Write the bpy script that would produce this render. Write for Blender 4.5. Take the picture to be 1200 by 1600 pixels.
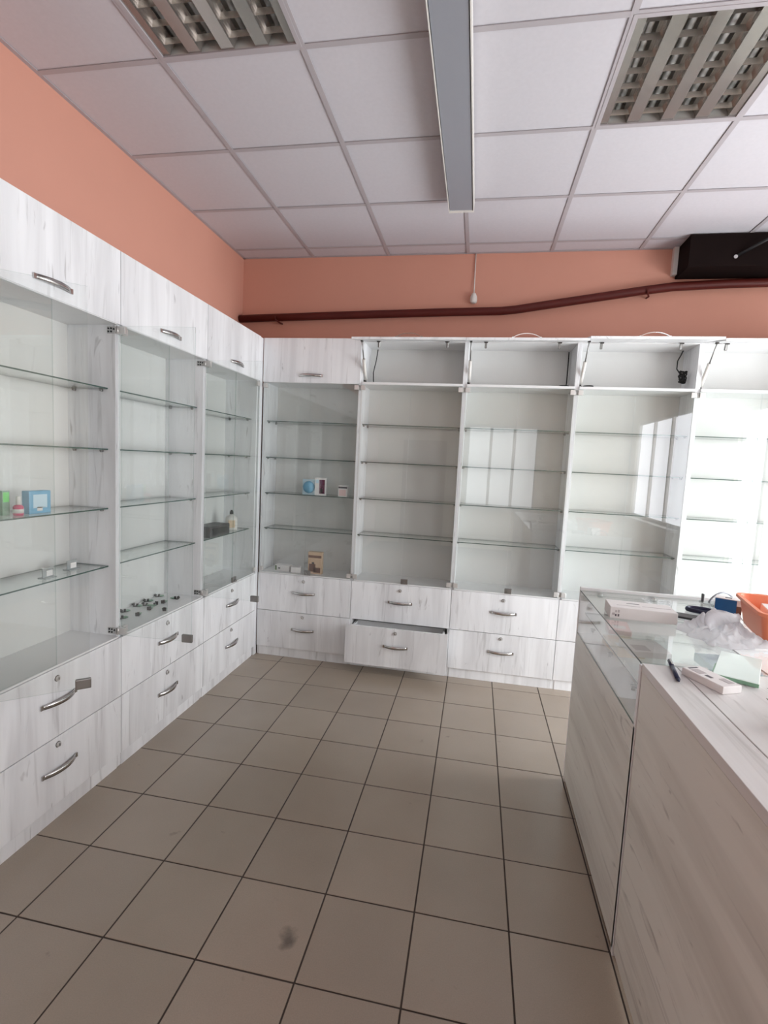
import bpy, bmesh, math, random
from mathutils import Matrix, Vector, noise

for o in list(bpy.data.objects):
    bpy.data.objects.remove(o, do_unlink=True)
SC = bpy.context.scene
COL = SC.collection
random.seed(7)

# ------------------------------------------------------------------ camera
F_PX, YAW, PITCH, ROLL, CAM_Z = 790.7, 0.1767, -0.0967, 0.0495, 1.5747
cy, sy, cp, sp = math.cos(YAW), math.sin(YAW), math.cos(PITCH), math.sin(PITCH)
fwd = Vector((-sy * cp, cy * cp, sp)); rgt = Vector((cy, sy, 0)); upv = rgt.cross(fwd)
cr, sr = math.cos(ROLL), math.sin(ROLL)
rgt, upv = cr * rgt + sr * upv, -sr * rgt + cr * upv
cam_d = bpy.data.cameras.new('camera')
cam_d.sensor_fit = 'VERTICAL'; cam_d.sensor_height = 24.0
cam_d.lens = F_PX / 1600 * 24.0
cam_d.clip_start = 0.02
cam = bpy.data.objects.new('camera', cam_d); COL.objects.link(cam)
cam.matrix_world = Matrix(((rgt.x, upv.x, -fwd.x, 0), (rgt.y, upv.y, -fwd.y, 0),
                           (rgt.z, upv.z, -fwd.z, CAM_Z), (0, 0, 0, 1)))
SC.camera = cam

# ------------------------------------------------------------------ light and exposure
WIN_RIGHT, WIN_SIDE, WIN_REAR = 11.0, 6.6, 2.7          # daylight through the three windows
wd = bpy.data.worlds.new('world'); SC.world = wd; wd.use_nodes = True
wd.node_tree.nodes['Background'].inputs[0].default_value = (0.85, 0.92, 1.0, 1)
wd.node_tree.nodes['Background'].inputs[1].default_value = 1.0
SC.view_settings.view_transform = 'Standard'
SC.view_settings.look = 'None'
SC.view_settings.exposure = 0.09
SC.view_settings.gamma = 1.0
SC.view_settings.use_curve_mapping = False
try:
    SC.cycles.transparent_max_bounces = 32
    SC.cycles.max_bounces = 8
    SC.cycles.diffuse_bounces = 5
    SC.cycles.glossy_bounces = 4
    SC.cycles.use_light_tree = False
    SC.cycles.sample_clamp_indirect = 6.0
    SC.cycles.caustics_reflective = False
    SC.cycles.caustics_refractive = False
except Exception:
    pass

# ------------------------------------------------------------------ materials
def srgb(r, g, b):
    f = lambda c: (c / 255 / 12.92) if c / 255 <= 0.04045 else ((c / 255 + 0.055) / 1.055) ** 2.4
    return (f(r), f(g), f(b), 1.0)

MATS = {}
def new_mat(name):
    m = bpy.data.materials.new(name); m.use_nodes = True
    MATS[name] = m
    return m, m.node_tree.nodes, m.node_tree.links

def plain(name, col, rough=0.5, metal=0.0, spec=0.5, noise_amt=0.06, scale=14.0, emit=None, alpha_trans=0.0):
    m, N, L = new_mat(name)
    b = N['Principled BSDF']
    b.inputs['Roughness'].default_value = rough
    b.inputs['Metallic'].default_value = metal
    b.inputs['Specular IOR Level'].default_value = spec
    b.inputs['Transmission Weight'].default_value = alpha_trans
    tc = N.new('ShaderNodeTexCoord'); nz = N.new('ShaderNodeTexNoise')
    nz.inputs['Scale'].default_value = scale; nz.inputs['Detail'].default_value = 4
    L.new(tc.outputs['Object'], nz.inputs['Vector'])
    mx = N.new('ShaderNodeMix'); mx.data_type = 'RGBA'
    mx.inputs['A'].default_value = tuple(c * (1 - noise_amt) for c in col[:3]) + (1,)
    mx.inputs['B'].default_value = tuple(min(1, c * (1 + noise_amt)) for c in col[:3]) + (1,)
    L.new(nz.outputs['Fac'], mx.inputs['Factor'])
    L.new(mx.outputs['Result'], b.inputs['Base Color'])
    return m

def laminate(name, axis, light, mid, dark, rough=0.42):
    """pale oak-print laminate, grain running along the object's own axis"""
    m, N, L = new_mat(name)
    b = N['Principled BSDF']; b.inputs['Roughness'].default_value = rough
    b.inputs['Specular IOR Level'].default_value = 0.4
    tc = N.new('ShaderNodeTexCoord'); oi = N.new('ShaderNodeObjectInfo')
    cx = N.new('ShaderNodeCombineXYZ')
    m1 = N.new('ShaderNodeMath'); m1.operation = 'MULTIPLY'; m1.inputs[1].default_value = 37.0
    L.new(oi.outputs['Random'], m1.inputs[0])
    for i in range(3): L.new(m1.outputs[0], cx.inputs[i])
    ad = N.new('ShaderNodeVectorMath'); ad.operation = 'ADD'
    L.new(tc.outputs['Object'], ad.inputs[0]); L.new(cx.outputs[0], ad.inputs[1])
    def streak(sc_across, sc_along, detail, lo, hi, dist):
        mp = N.new('ShaderNodeMapping')
        s = [sc_across] * 3; s['xyz'.index(axis)] = sc_along
        mp.inputs['Scale'].default_value = s
        L.new(ad.outputs[0], mp.inputs['Vector'])
        nz = N.new('ShaderNodeTexNoise'); nz.inputs['Scale'].default_value = 1.0
        nz.inputs['Detail'].default_value = detail; nz.inputs['Distortion'].default_value = dist
        nz.inputs['Roughness'].default_value = 0.6
        L.new(mp.outputs[0], nz.inputs['Vector'])
        rp = N.new('ShaderNodeMapRange'); rp.inputs['From Min'].default_value = lo; rp.inputs['From Max'].default_value = hi
        L.new(nz.outputs['Fac'], rp.inputs['Value'])
        return rp.outputs['Result']
    a = streak(7, 0.6, 4, 0.40, 0.70, 0.6)
    c = streak(22, 1.8, 3, 0.58, 0.82, 1.2)
    d = streak(14, 3.0, 2, 0.67, 0.76, 2.0)
    mx1 = N.new('ShaderNodeMix'); mx1.data_type = 'RGBA'
    mx1.inputs['A'].default_value = light; mx1.inputs['B'].default_value = mid
    L.new(a, mx1.inputs['Factor'])
    mx2 = N.new('ShaderNodeMix'); mx2.data_type = 'RGBA'
    mx2.inputs['B'].default_value = dark
    L.new(mx1.outputs['Result'], mx2.inputs['A'])
    mxm = N.new('ShaderNodeMath'); mxm.operation = 'MAXIMUM'
    L.new(c, mxm.inputs[0]); L.new(d, mxm.inputs[1])
    sc = N.new('ShaderNodeMath'); sc.operation = 'MULTIPLY'; sc.inputs[1].default_value = 0.55
    L.new(mxm.outputs[0], sc.inputs[0]); L.new(sc.outputs[0], mx2.inputs['Factor'])
    L.new(mx2.outputs['Result'], b.inputs['Base Color'])
    return m

def sheet_glass(name, tint, boost=1.0):
    """clear sheet: straight-through plus mirror reflection growing towards grazing angles"""
    m, N, L = new_mat(name)
    N.remove(N['Principled BSDF'])
    out = N['Material Output']
    tr = N.new('ShaderNodeBsdfTransparent'); tr.inputs[0].default_value = tint
    gl = N.new('ShaderNodeBsdfGlossy'); gl.inputs['Roughness'].default_value = 0.005
    gl.inputs[0].default_value = (1, 1, 1, 1)
    lw = N.new('ShaderNodeLayerWeight'); lw.inputs['Blend'].default_value = 0.5
    pw = N.new('ShaderNodeMath'); pw.operation = 'POWER'; pw.inputs[1].default_value = 5
    L.new(lw.outputs['Facing'], pw.inputs[0])
    ma = N.new('ShaderNodeMath'); ma.operation = 'MULTIPLY_ADD'
    ma.inputs[1].default_value = 0.9; ma.inputs[2].default_value = 0.042 * boost
    L.new(pw.outputs[0], ma.inputs[0])
    mx = N.new('ShaderNodeMixShader')
    L.new(ma.outputs[0], mx.inputs[0]); L.new(tr.outputs[0], mx.inputs[1]); L.new(gl.outputs[0], mx.inputs[2])
    L.new(mx.outputs[0], out.inputs['Surface'])
    return m

def emitter(name, col, strength):
    m, N, L = new_mat(name)
    N.remove(N['Principled BSDF'])
    em = N.new('ShaderNodeEmission'); em.inputs[0].default_value = col; em.inputs[1].default_value = strength
    L.new(em.outputs[0], N['Material Output'].inputs['Surface'])
    return m

W_L, W_M, W_D = srgb(240, 241, 243), srgb(217, 217, 219), srgb(142, 139, 138)
laminate('laminate_v', 'z', W_L, W_M, W_D)
laminate('laminate_h', 'y', srgb(230, 230, 223), srgb(206, 204, 196), srgb(124, 120, 114))
laminate('laminate_top', 'y', srgb(226, 224, 222), srgb(208, 206, 204), srgb(160, 156, 150), 0.3)
plain('white_board', srgb(228, 228, 228), 0.35, noise_amt=0.02)
plain('white_back', srgb(216, 216, 214), 0.20, noise_amt=0.02)
plain('chrome', srgb(196, 194, 192), 0.22, 1.0, noise_amt=0.05)
plain('nickel', srgb(216, 214, 212), 0.3, 0.55, noise_amt=0.04)
plain('steel', srgb(150, 148, 146), 0.35, 1.0, noise_amt=0.08)
plain('dark_metal', srgb(70, 66, 64), 0.4, 0.8)
plain('black', srgb(22, 22, 24), 0.5)
plain('rubber', srgb(16, 16, 16), 0.7)
plain('wall_paint', srgb(208, 151, 132), 0.75, noise_amt=0.03, scale=3)
plain('wall_cream', srgb(226, 214, 190), 0.75, noise_amt=0.03, scale=3)
plain('grout', srgb(64, 55, 49), 0.9, noise_amt=0.25, scale=9)
plain('ceil_bar', srgb(178, 172, 176), 0.5, noise_amt=0.02)
plain('ceil_void', srgb(120, 116, 118), 0.9)
plain('plaster', srgb(226, 224, 222), 0.6, noise_amt=0.02)
plain('pipe_paint', srgb(84, 28, 22), 0.5, spec=0.3, noise_amt=0.18, scale=8)
plain('duct_paint', srgb(24, 15, 14), 0.85, spec=0.1, noise_amt=0.25, scale=6)
plain('white_plastic', srgb(224, 221, 216), 0.4, noise_amt=0.02)
plain('lamp_diffuser', srgb(150, 152, 160), 0.3, noise_amt=0.02)
plain('reflector', srgb(182, 176, 170), 0.24, 0.85, noise_amt=0.04)
plain('tube_glass', srgb(232, 232, 230), 0.3, noise_amt=0.01)
plain('housing_grey', srgb(214, 212, 208), 0.5)
plain('carton_white', srgb(232, 228, 226), 0.5, noise_amt=0.03)
plain('carton_print', srgb(92, 88, 92), 0.5)
plain('carton_grey', srgb(186, 178, 178), 0.5)
plain('basket_orange', srgb(240, 140, 100), 0.4, noise_amt=0.04)
plain('navy', srgb(28, 34, 66), 0.3)
plain('blue_box', srgb(28, 92, 150), 0.4, noise_amt=0.15, scale=30)
plain('sky_blue', srgb(110, 172, 205), 0.4, noise_amt=0.2, scale=30)
plain('pale_blue', srgb(200, 224, 236), 0.4)
plain('purple', srgb(98, 36, 66), 0.4, noise_amt=0.2, scale=60)
plain('pink', srgb(206, 64, 112), 0.4)
plain('pale_pink', srgb(235, 205, 203), 0.5)
plain('lime', srgb(96, 212, 92), 0.4)
plain('brown_print', srgb(112, 76, 60), 0.5, noise_amt=0.3, scale=70)
plain('beige_print', srgb(206, 176, 146), 0.5, noise_amt=0.12, scale=40)
plain('cream_label', srgb(226, 200, 168), 0.5)
plain('dark_carton', srgb(74, 72, 74), 0.5)
plain('leaf', srgb(84, 104, 62), 0.5, noise_amt=0.3, scale=40)
plain('green_plastic', srgb(120, 158, 132), 0.3, noise_amt=0.15, scale=40)
plain('door_brown', srgb(140, 110, 84), 0.5)
plain('mint_glass_glare', srgb(240, 253, 247), 0.06, noise_amt=0.01)  # near-white base colour stands in for glare on the glass plate
plain('curtain', srgb(226, 228, 240), 0.8)
sheet_glass('glass', (0.972, 0.981, 0.977, 1))
sheet_glass('shelf_glass', (0.935, 0.955, 0.945, 1), 1.2)
sheet_glass('glass_edge_pale', (0.80, 0.86, 0.84, 1), 3.0)
plain('glass_edge', srgb(66, 88, 82), 0.25, noise_amt=0.1)
plain('clear_plastic', srgb(222, 228, 228), 0.15, alpha_trans=0.6)
emitter('daylight_right', (0.93, 0.97, 1.0, 1), WIN_RIGHT)
emitter('daylight_side', (0.93, 0.94, 1.0, 1), WIN_SIDE)
emitter('daylight_rear', (0.97, 0.98, 1.0, 1), WIN_REAR)

# plastic bag: thin white film, partly translucent
def film():
    m, N, L = new_mat('bag_film')
    b = N['Principled BSDF']; b.inputs['Base Color'].default_value = srgb(240, 238, 240)
    b.inputs['Roughness'].default_value = 0.3
    tl = N.new('ShaderNodeBsdfTranslucent'); tl.inputs[0].default_value = srgb(240, 240, 244)
    tp = N.new('ShaderNodeBsdfTransparent')
    m1 = N.new('ShaderNodeMixShader'); m1.inputs[0].default_value = 0.35
    m2 = N.new('ShaderNodeMixShader'); m2.inputs[0].default_value = 0.30
    L.new(b.outputs[0], m1.inputs[1]); L.new(tl.outputs[0], m1.inputs[2])
    L.new(m1.outputs[0], m2.inputs[1]); L.new(tp.outputs[0], m2.inputs[2])
    L.new(m2.outputs[0], N['Material Output'].inputs['Surface'])
film()

# floor tile: beige ceramic with soft cloudy tone, and per-tile variation
STAIN = (-0.508, 1.449, 0.0)
def floor_tile_mat():
    m, N, L = new_mat('floor_tile')
    b = N['Principled BSDF']; b.inputs['Roughness'].default_value = 0.27
    b.inputs['Specular IOR Level'].default_value = 0.95
    tc = N.new('ShaderNodeTexCoord'); oi = N.new('ShaderNodeObjectInfo')
    g = N.new('ShaderNodeNewGeometry')
    nz = N.new('ShaderNodeTexNoise'); nz.inputs['Scale'].default_value = 2.3; nz.inputs['Detail'].default_value = 5
    L.new(g.outputs['Position'], nz.inputs['Vector'])
    mx = N.new('ShaderNodeMix'); mx.data_type = 'RGBA'
    mx.inputs['A'].default_value = srgb(151, 137, 122); mx.inputs['B'].default_value = srgb(170, 156, 140)
    L.new(nz.outputs['Fac'], mx.inputs['Factor'])
    sp_ = N.new('ShaderNodeTexNoise'); sp_.inputs['Scale'].default_value = 260; sp_.inputs['Detail'].default_value = 2
    L.new(g.outputs['Position'], sp_.inputs['Vector'])
    ms = N.new('ShaderNodeMapRange'); ms.inputs['From Min'].default_value = 0.3; ms.inputs['From Max'].default_value = 0.7
    ms.inputs['To Min'].default_value = 0.95; ms.inputs['To Max'].default_value = 1.04
    L.new(sp_.outputs['Fac'], ms.inputs['Value'])
    mr = N.new('ShaderNodeMapRange'); mr.inputs['To Min'].default_value = 0.95; mr.inputs['To Max'].default_value = 1.04
    L.new(oi.outputs['Random'], mr.inputs['Value'])
    mm = N.new('ShaderNodeMath'); mm.operation = 'MULTIPLY'
    L.new(ms.outputs[0], mm.inputs[0]); L.new(mr.outputs[0], mm.inputs[1])
    # scuffs: a few dark smudges and specks with a shape of their own
    st = N.new('ShaderNodeTexNoise'); st.inputs['Scale'].default_value = 11; st.inputs['Detail'].default_value = 6
    L.new(g.outputs['Position'], st.inputs['Vector'])
    sr_ = N.new('ShaderNodeMapRange'); sr_.inputs['From Min'].default_value = 0.70; sr_.inputs['From Max'].default_value = 0.78
    sr_.inputs['To Min'].default_value = 1.0; sr_.inputs['To Max'].default_value = 0.72
    L.new(st.outputs['Fac'], sr_.inputs['Value'])
    mm2 = N.new('ShaderNodeMath'); mm2.operation = 'MULTIPLY'
    L.new(mm.outputs[0], mm2.inputs[0]); L.new(sr_.outputs[0], mm2.inputs[1])
    ds = N.new('ShaderNodeVectorMath'); ds.operation = 'DISTANCE'; ds.inputs[1].default_value = STAIN; L.new(g.outputs['Position'], ds.inputs[0])
    wv = N.new('ShaderNodeMath'); wv.operation = 'MULTIPLY_ADD'; wv.inputs[1].default_value = 0.16; L.new(st.outputs['Fac'], wv.inputs[0]); L.new(ds.outputs['Value'], wv.inputs[2])
    dr2 = N.new('ShaderNodeMapRange'); dr2.inputs['From Min'].default_value = 0.080; dr2.inputs['From Max'].default_value = 0.115
    dr2.inputs['To Min'].default_value = 0.40; dr2.inputs['To Max'].default_value = 1.0
    L.new(wv.outputs[0], dr2.inputs['Value'])
    mm3 = N.new('ShaderNodeMath'); mm3.operation = 'MULTIPLY'; L.new(mm2.outputs[0], mm3.inputs[0]); L.new(dr2.outputs[0], mm3.inputs[1]); mm2 = mm3
    vm = N.new('ShaderNodeVectorMath'); vm.operation = 'SCALE'
    L.new(mx.outputs['Result'], vm.inputs[0]); L.new(mm2.outputs[0], vm.inputs['Scale'])
    L.new(vm.outputs[0], b.inputs['Base Color'])
floor_tile_mat()

def ceiling_tile_mat():
    m, N, L = new_mat('ceiling_tile')
    b = N['Principled BSDF']; b.inputs['Roughness'].default_value = 0.85
    g = N.new('ShaderNodeNewGeometry')
    nz = N.new('ShaderNodeTexNoise'); nz.inputs['Scale'].default_value = 60; nz.inputs['Detail'].default_value = 3
    L.new(g.outputs['Position'], nz.inputs['Vector'])
    mx = N.new('ShaderNodeMix'); mx.data_type = 'RGBA'
    mx.inputs['A'].default_value = srgb(200, 197, 203); mx.inputs['B'].default_value = srgb(208, 205, 211)
    L.new(nz.outputs['Fac'], mx.inputs['Factor']); L.new(mx.outputs['Result'], b.inputs['Base Color'])
ceiling_tile_mat()

# ------------------------------------------------------------------ mesh helpers
CACHE = {}
def box(bm, x0, x1, y0, y1, z0, z1, mi=0, bev=0.0, seg=2):
    t = bmesh.new()
    vs = [t.verts.new((x, y, z)) for x in (x0, x1) for y in (y0, y1) for z in (z0, z1)]
    for f in ((0, 1, 3, 2), (4, 6, 7, 5), (0, 4, 5, 1), (2, 3, 7, 6), (0, 2, 6, 4), (1, 5, 7, 3)):
        t.faces.new([vs[i] for i in f])
    if bev:
        bmesh.ops.bevel(t, geom=list(t.edges), offset=bev, segments=seg, profile=0.5, affect='EDGES')
    merge(bm, t, mi)

def merge(bm, t, mi=0, M=None, smooth=False, keep=False):
    bmesh.ops.recalc_face_normals(t, faces=list(t.faces))
    mp = {}
    for v in t.verts:
        mp[v] = bm.verts.new(M @ v.co if M else v.co)
    for f in t.faces:
        try:
            nf = bm.faces.new([mp[v] for v in f.verts])
        except ValueError:
            continue
        nf.material_index = f.material_index if keep else mi
        nf.smooth = smooth or f.smooth
    t.free()

def cyl(bm, p0, p1, r, n=16, mi=0, r2=None, smooth=True):
    p0, p1 = Vector(p0), Vector(p1); d = p1 - p0
    q = d.to_track_quat('Z', 'Y'); r2 = r if r2 is None else r2
    t = bmesh.new()
    bmesh.ops.create_cone(t, cap_ends=True, cap_tris=False, segments=n, radius1=r, radius2=r2, depth=d.length)
    for f in t.faces: f.smooth = smooth and len(f.verts) == 4
    merge(bm, t, mi, Matrix.Translation((p0 + p1) / 2) @ q.to_matrix().to_4x4())

def tube(bm, pts, r, n=8, mi=0):
    pts = [Vector(p) for p in pts]; rings = []
    prev = None
    for i, p in enumerate(pts):
        d = (pts[min(i + 1, len(pts) - 1)] - pts[max(i - 1, 0)]).normalized()
        a = prev - d * prev.dot(d) if prev else d.orthogonal()
        if a.length < 1e-6: a = d.orthogonal()
        a.normalize(); prev = a; b = d.cross(a)
        rings.append([bm.verts.new(p + (a * math.cos(2 * math.pi * k / n) + b * math.sin(2 * math.pi * k / n)) * r) for k in range(n)])
    for i in range(len(rings) - 1):
        for k in range(n):
            f = bm.faces.new((rings[i][k], rings[i][(k + 1) % n], rings[i + 1][(k + 1) % n], rings[i + 1][k]))
            f.smooth = True; f.material_index = mi
    for rg, rev in ((rings[0], True), (rings[-1], False)):
        f = bm.faces.new(rg[::-1] if rev else rg); f.material_index = mi

def lathe(bm, prof, n=20, mi=0, center=(0, 0, 0)):
    c = Vector(center); rings = []
    for r, z in prof:
        rings.append([bm.verts.new(c + Vector((max(r, 1e-4) * math.cos(2 * math.pi * k / n), max(r, 1e-4) * math.sin(2 * math.pi * k / n), z))) for k in range(n)])
    for i in range(len(rings) - 1):
        for k in range(n):
            f = bm.faces.new((rings[i][k], rings[i][(k + 1) % n], rings[i + 1][(k + 1) % n], rings[i + 1][k]))
            f.smooth = True; f.material_index = mi
    f = bm.faces.new(rings[0][::-1]); f.material_index = mi
    f = bm.faces.new(rings[-1]); f.material_index = mi

def to_mesh(name, bm, mats):
    me = bpy.data.meshes.new(name)
    bm.normal_update(); bm.to_mesh(me); bm.free()
    for m in (mats if isinstance(mats, (list, tuple)) else [mats]): me.materials.append(MATS[m])
    return me

def cached(key, mats, fn):
    if key not in CACHE:
        bm = bmesh.new(); fn(bm); CACHE[key] = to_mesh(str(key if isinstance(key, str) else key[0]), bm, mats)
    return CACHE[key]

def link(name, me, parent=None, loc=(0, 0, 0), rot=(0, 0, 0)):
    o = bpy.data.objects.new(name, me); COL.objects.link(o)
    o.location = loc; o.rotation_euler = rot
    if parent: o.parent = parent
    return o

def thing(name, label, cat, loc=(0, 0, 0), rz=0.0, group=None, me=None):
    o = link(name, me, None, loc, (0, 0, rz))
    o['label'] = label; o['category'] = cat
    if group: o['group'] = group
    return o

def struct(name, me, parent=None, loc=(0, 0, 0)):
    o = link(name, me, parent, loc)
    if not parent: o['kind'] = 'structure'
    return o

def one(name, mats, fn, parent=None, loc=(0, 0, 0), rot=(0, 0, 0)):
    bm = bmesh.new(); fn(bm)
    return link(name, to_mesh(name, bm, mats), parent, loc, rot)

def bx(name, mat, parent, x0, x1, y0, y1, z0, z1, bev=0.0):
    return one(name, mat, lambda b: box(b, x0, x1, y0, y1, z0, z1, 0, bev), parent)

# ------------------------------------------------------------------ the room
XL, XR, YB, YR, H = -1.965, 2.75, 3.985, -2.60, 3.16
# floor with single tiles
FLOOR = struct('floor', cached('floor', 'grout', lambda b: box(b, XL, XR, YR, YB, -0.06, -0.002)))
TS, TX0, TY0, GAP = 0.3259, -1.4184, 3.2817, 0.0055
def tile_me(x0, x1, y0, y1):
    k = ('floor_tile', round(x1 - x0, 3), round(y1 - y0, 3))
    return cached(k, 'floor_tile', lambda b: box(b, 0, x1 - x0, 0, y1 - y0, -0.008, 0.0, 0, 0.0012, 1))
for i in range(-2, 16):
    for j in range(-15, 4):
        x0, x1 = TX0 + i * TS + GAP / 2, TX0 + (i + 1) * TS - GAP / 2
        y0, y1 = TY0 + j * TS + GAP / 2, TY0 + (j + 1) * TS - GAP / 2
        x0, x1, y0, y1 = max(x0, XL), min(x1, XR), max(y0, YR + .3), min(y1, YB)
        if x1 - x0 < 0.02 or y1 - y0 < 0.02: continue
        link('floor_tile', tile_me(x0, x1, y0, y1), FLOOR, (x0, y0, random.uniform(-0.0006, 0.0004)))

# suspended ceiling: rails and mineral tiles
CEIL = struct('ceiling', cached('ceiling', 'ceil_void', lambda b: box(b, XL, XR, YR, YB, H + 0.14, H + 0.2)))
CX0, CY0 = -1.970, 3.215
LAMP_CELLS = {(4, -2), (1, -3)}
xs = [CX0 + 0.6 * k for k in range(0, 10)]; ys = [CY0 + 0.6 * k for k in range(-10, 3)]
for i in range(0, 9):
    for j in range(-10, 2):
        if (i, j) in LAMP_CELLS: continue
        x0, x1 = CX0 + 0.6 * i + 0.004, CX0 + 0.6 * (i + 1) - 0.004
        y0, y1 = CY0 + 0.6 * j + 0.004, CY0 + 0.6 * (j + 1) - 0.004
        x0, x1, y0, y1 = max(x0, XL), min(x1, XR), max(y0, YR), min(y1, YB)
        if x1 - x0 < 0.03 or y1 - y0 < 0.03: continue
        k = ('ceiling_tile', round(x1 - x0, 3), round(y1 - y0, 3))
        me = cached(k, 'ceiling_tile', lambda b: box(b, 0, x1 - x0, 0, y1 - y0, 0, 0.014, 0, 0.003, 1))
        link('ceiling_tile', me, CEIL, (x0, y0, H + 0.001 + random.uniform(0, 0.0015)))
for k in range(1, 9):
    x = CX0 + 0.6 * k
    if x < XR:
        link('ceiling_rail', cached('rail_long', 'ceil_bar', lambda b: (box(b, -0.012, 0.012, YR, YB, -0.003, 0.0), box(b, -0.002, 0.002, YR, YB, 0, 0.035))), CEIL, (x, 0, H - 0.0005))
for j in range(-9, 2):
    y = CY0 + 0.6 * j
    if YR < y < YB:
        link('ceiling_rail', cached('rail_cross', 'ceil_bar', lambda b: (box(b, XL, XR, -0.012, 0.012, -0.0026, 0.0003), box(b, XL, XR, -0.002, 0.002, 0, 0.035))), CEIL, (0, y, H - 0.0005))
for nm, a in (('left', (XL, XL + 0.02, YR, YB)), ('back', (XL, XR, YB - 0.02, YB))):
    link('ceiling_edge_rail', cached('edge_' + nm, 'ceil_bar', lambda b: box(b, a[0], a[1], a[2], a[3], H - 0.003, H)), CEIL)

struct('wall_left', cached('wall_left', 'wall_paint', lambda b: box(b, XL - 0.12, XL, YR - .12, YB + .12, -0.06, H + 0.2)))
struct('wall_back', cached('wall_back', 'wall_paint', lambda b: box(b, XL, XR + .12, YB, YB + 0.12, -0.06, H + 0.2)))
# right wall with a wide window band; rear wall with window and door
WY0, WY1, WZ0, WZ1 = 1.30, 3.36, 0.10, 2.35
SY0, SY1, SZ0, SZ1 = -2.3, 0.0, 0.85, 2.5
def wall_r(b):
    for y0, y1 in ((YR - .12, SY0), (SY1, WY0), (WY1, YB)):
        box(b, XR, XR + .12, y0, y1, -0.06, H + .2)
    for y0, y1, z0, z1 in ((WY0, WY1, WZ0, WZ1), (SY0, SY1, SZ0, SZ1)):
        box(b, XR, XR + .12, y0, y1, -0.06, z0); box(b, XR, XR + .12, y0, y1, z1, H + .2)
struct('wall_right', cached('wall_right', 'wall_cream', wall_r))
RX0, RX1, RZ0, RZ1 = -0.2, 1.1, 0.8, 2.4
def wall_b(b):
    box(b, XL, RX0, YR - .12, YR, -0.06, H + .2); box(b, RX1, XR, YR - .12, YR, -0.06, H + .2)
    box(b, RX0, RX1, YR - .12, YR, -0.06, RZ0); box(b, RX0, RX1, YR - .12, YR, RZ1, H + .2)
struct('wall_rear', cached('wall_rear', 'wall_cream', wall_b))
def window(name, ax, a0, a1, z0, z1, plane, mat, nmul):
    e = struct(name, None)
    def B(b, p, q, r, s, d0, d1):
        box(b, *((d0, d1, p, q) if ax == 'y' else (p, q, d0, d1)), r, s)
    sg = 1 if plane > 0 else -1
    one('pane', mat, lambda b: B(b, a0, a1, z0, z1, *sorted((plane + sg * .07, plane + sg * .076))), e)
    def fr(b):
        d = sorted((plane + sg * .03, plane + sg * .068))
        w = .05
        B(b, a0, a1, z0, z0 + w, *d); B(b, a0, a1, z1 - w, z1, *d)
        for k in range(nmul + 1):
            c = a0 + (a1 - a0) * k / nmul
            B(b, max(a0, c - w / 2), min(a1, c + w / 2), z0 + w, z1 - w, *d)
    one('window_frame', 'white_plastic', fr, e)
    one('window_sill', 'white_plastic', lambda b: B(b, a0, a1, z0 - .03, z0, *sorted((plane - sg * .12, plane + sg * .06))), e)
    return e
window('window_1', 'y', WY0, WY1, WZ0, WZ1, XR, 'daylight_right', 4)
window('window_3', 'y', SY0, SY1, SZ0, SZ1, XR, 'daylight_side', 3)
window('window_2', 'x', RX0, RX1, RZ0, RZ1, YR, 'daylight_rear', 3)
d = struct('door_1', None)
bx('door_leaf', 'door_brown', d, -1.45, -.6, YR + .001, YR + .04, 0.01, 2.05, .002)
one('door_handle', 'chrome', lambda b: (cyl(b, (-.68, YR + .04, 1.02), (-.68, YR + .09, 1.02), .01), cyl(b, (-.68, YR + .085, 1.02), (-.80, YR + .085, 1.02), .009)), d)

# ------------------------------------------------------------------ wall cabinets
W, DEP = 0.762, 0.275
Z_PL, Z_SPLIT, Z_BOARD, Z_COMP, Z_TOP = 0.075, 0.370, 0.672, 2.142, 2.470
SHELF_Z = (1.020, 1.298, 1.577, 1.857)

def handle_me():
    def f(b):
        n = 16; w, out, h, t = 0.172, 0.024, 0.0105, 0.0035
        prev = None
        for i in range(n + 1):
            u = i / n * 2 - 1
            x = u * w / 2
            y = -out * (1 - abs(u) ** 2.2) - 0.0005
            hh = h * (1 - 0.10 * abs(u))
            ring = [b.verts.new((x, y, -hh)), b.verts.new((x, y - t, -hh)), b.verts.new((x, y - t, hh)), b.verts.new((x, y, hh))]
            if prev:
                for k in range(4):
                    fc = b.faces.new((prev[k], prev[(k + 1) % 4], ring[(k + 1) % 4], ring[k])); fc.smooth = k in (1, 3)
            else:
                b.faces.new(ring)
            prev = ring
        b.faces.new(prev[::-1])
        for s in (-1, 1):
            box(b, s * w / 2 - 0.007, s * w / 2 + 0.007, -0.007, 0.0, -0.0100, 0.0100, 0, 0.001, 1)
        bmesh.ops.recalc_face_normals(b, faces=list(b.faces))
    return cached('handle', 'chrome', f)

def lock_me():
    def f(b):
        cyl(b, (0, 0.0, 0), (0, -0.0012, 0), 0.0128, 18, 2); cyl(b, (0, 0.0, 0), (0, -0.006, 0), 0.0108, 18, 0); cyl(b, (0, -0.006, 0), (0, -0.009, 0), 0.0085, 18, 0)  # widest dark disc imitates a shadow ring around the lock
        box(b, -0.0018, 0.0018, -0.0096, -0.0085, -0.006, 0.006, 1)
    return cached('lock', ['nickel', 'black', 'dark_metal'], f)

def pin_me():
    return cached('pin', 'steel', lambda b: (cyl(b, (0, 0, -0.006), (0.014, 0, -0.006), 0.005, 10), box(b, 0.003, 0.014, -0.007, 0.007, -0.004, -0.0002)))

def front_me(key, z0, z1):
    return cached(key, 'laminate_v', lambda b: box(b, 0.002, W - 0.002, 0.0, 0.016, z0, z1, 0, 0.0012, 2))

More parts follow.
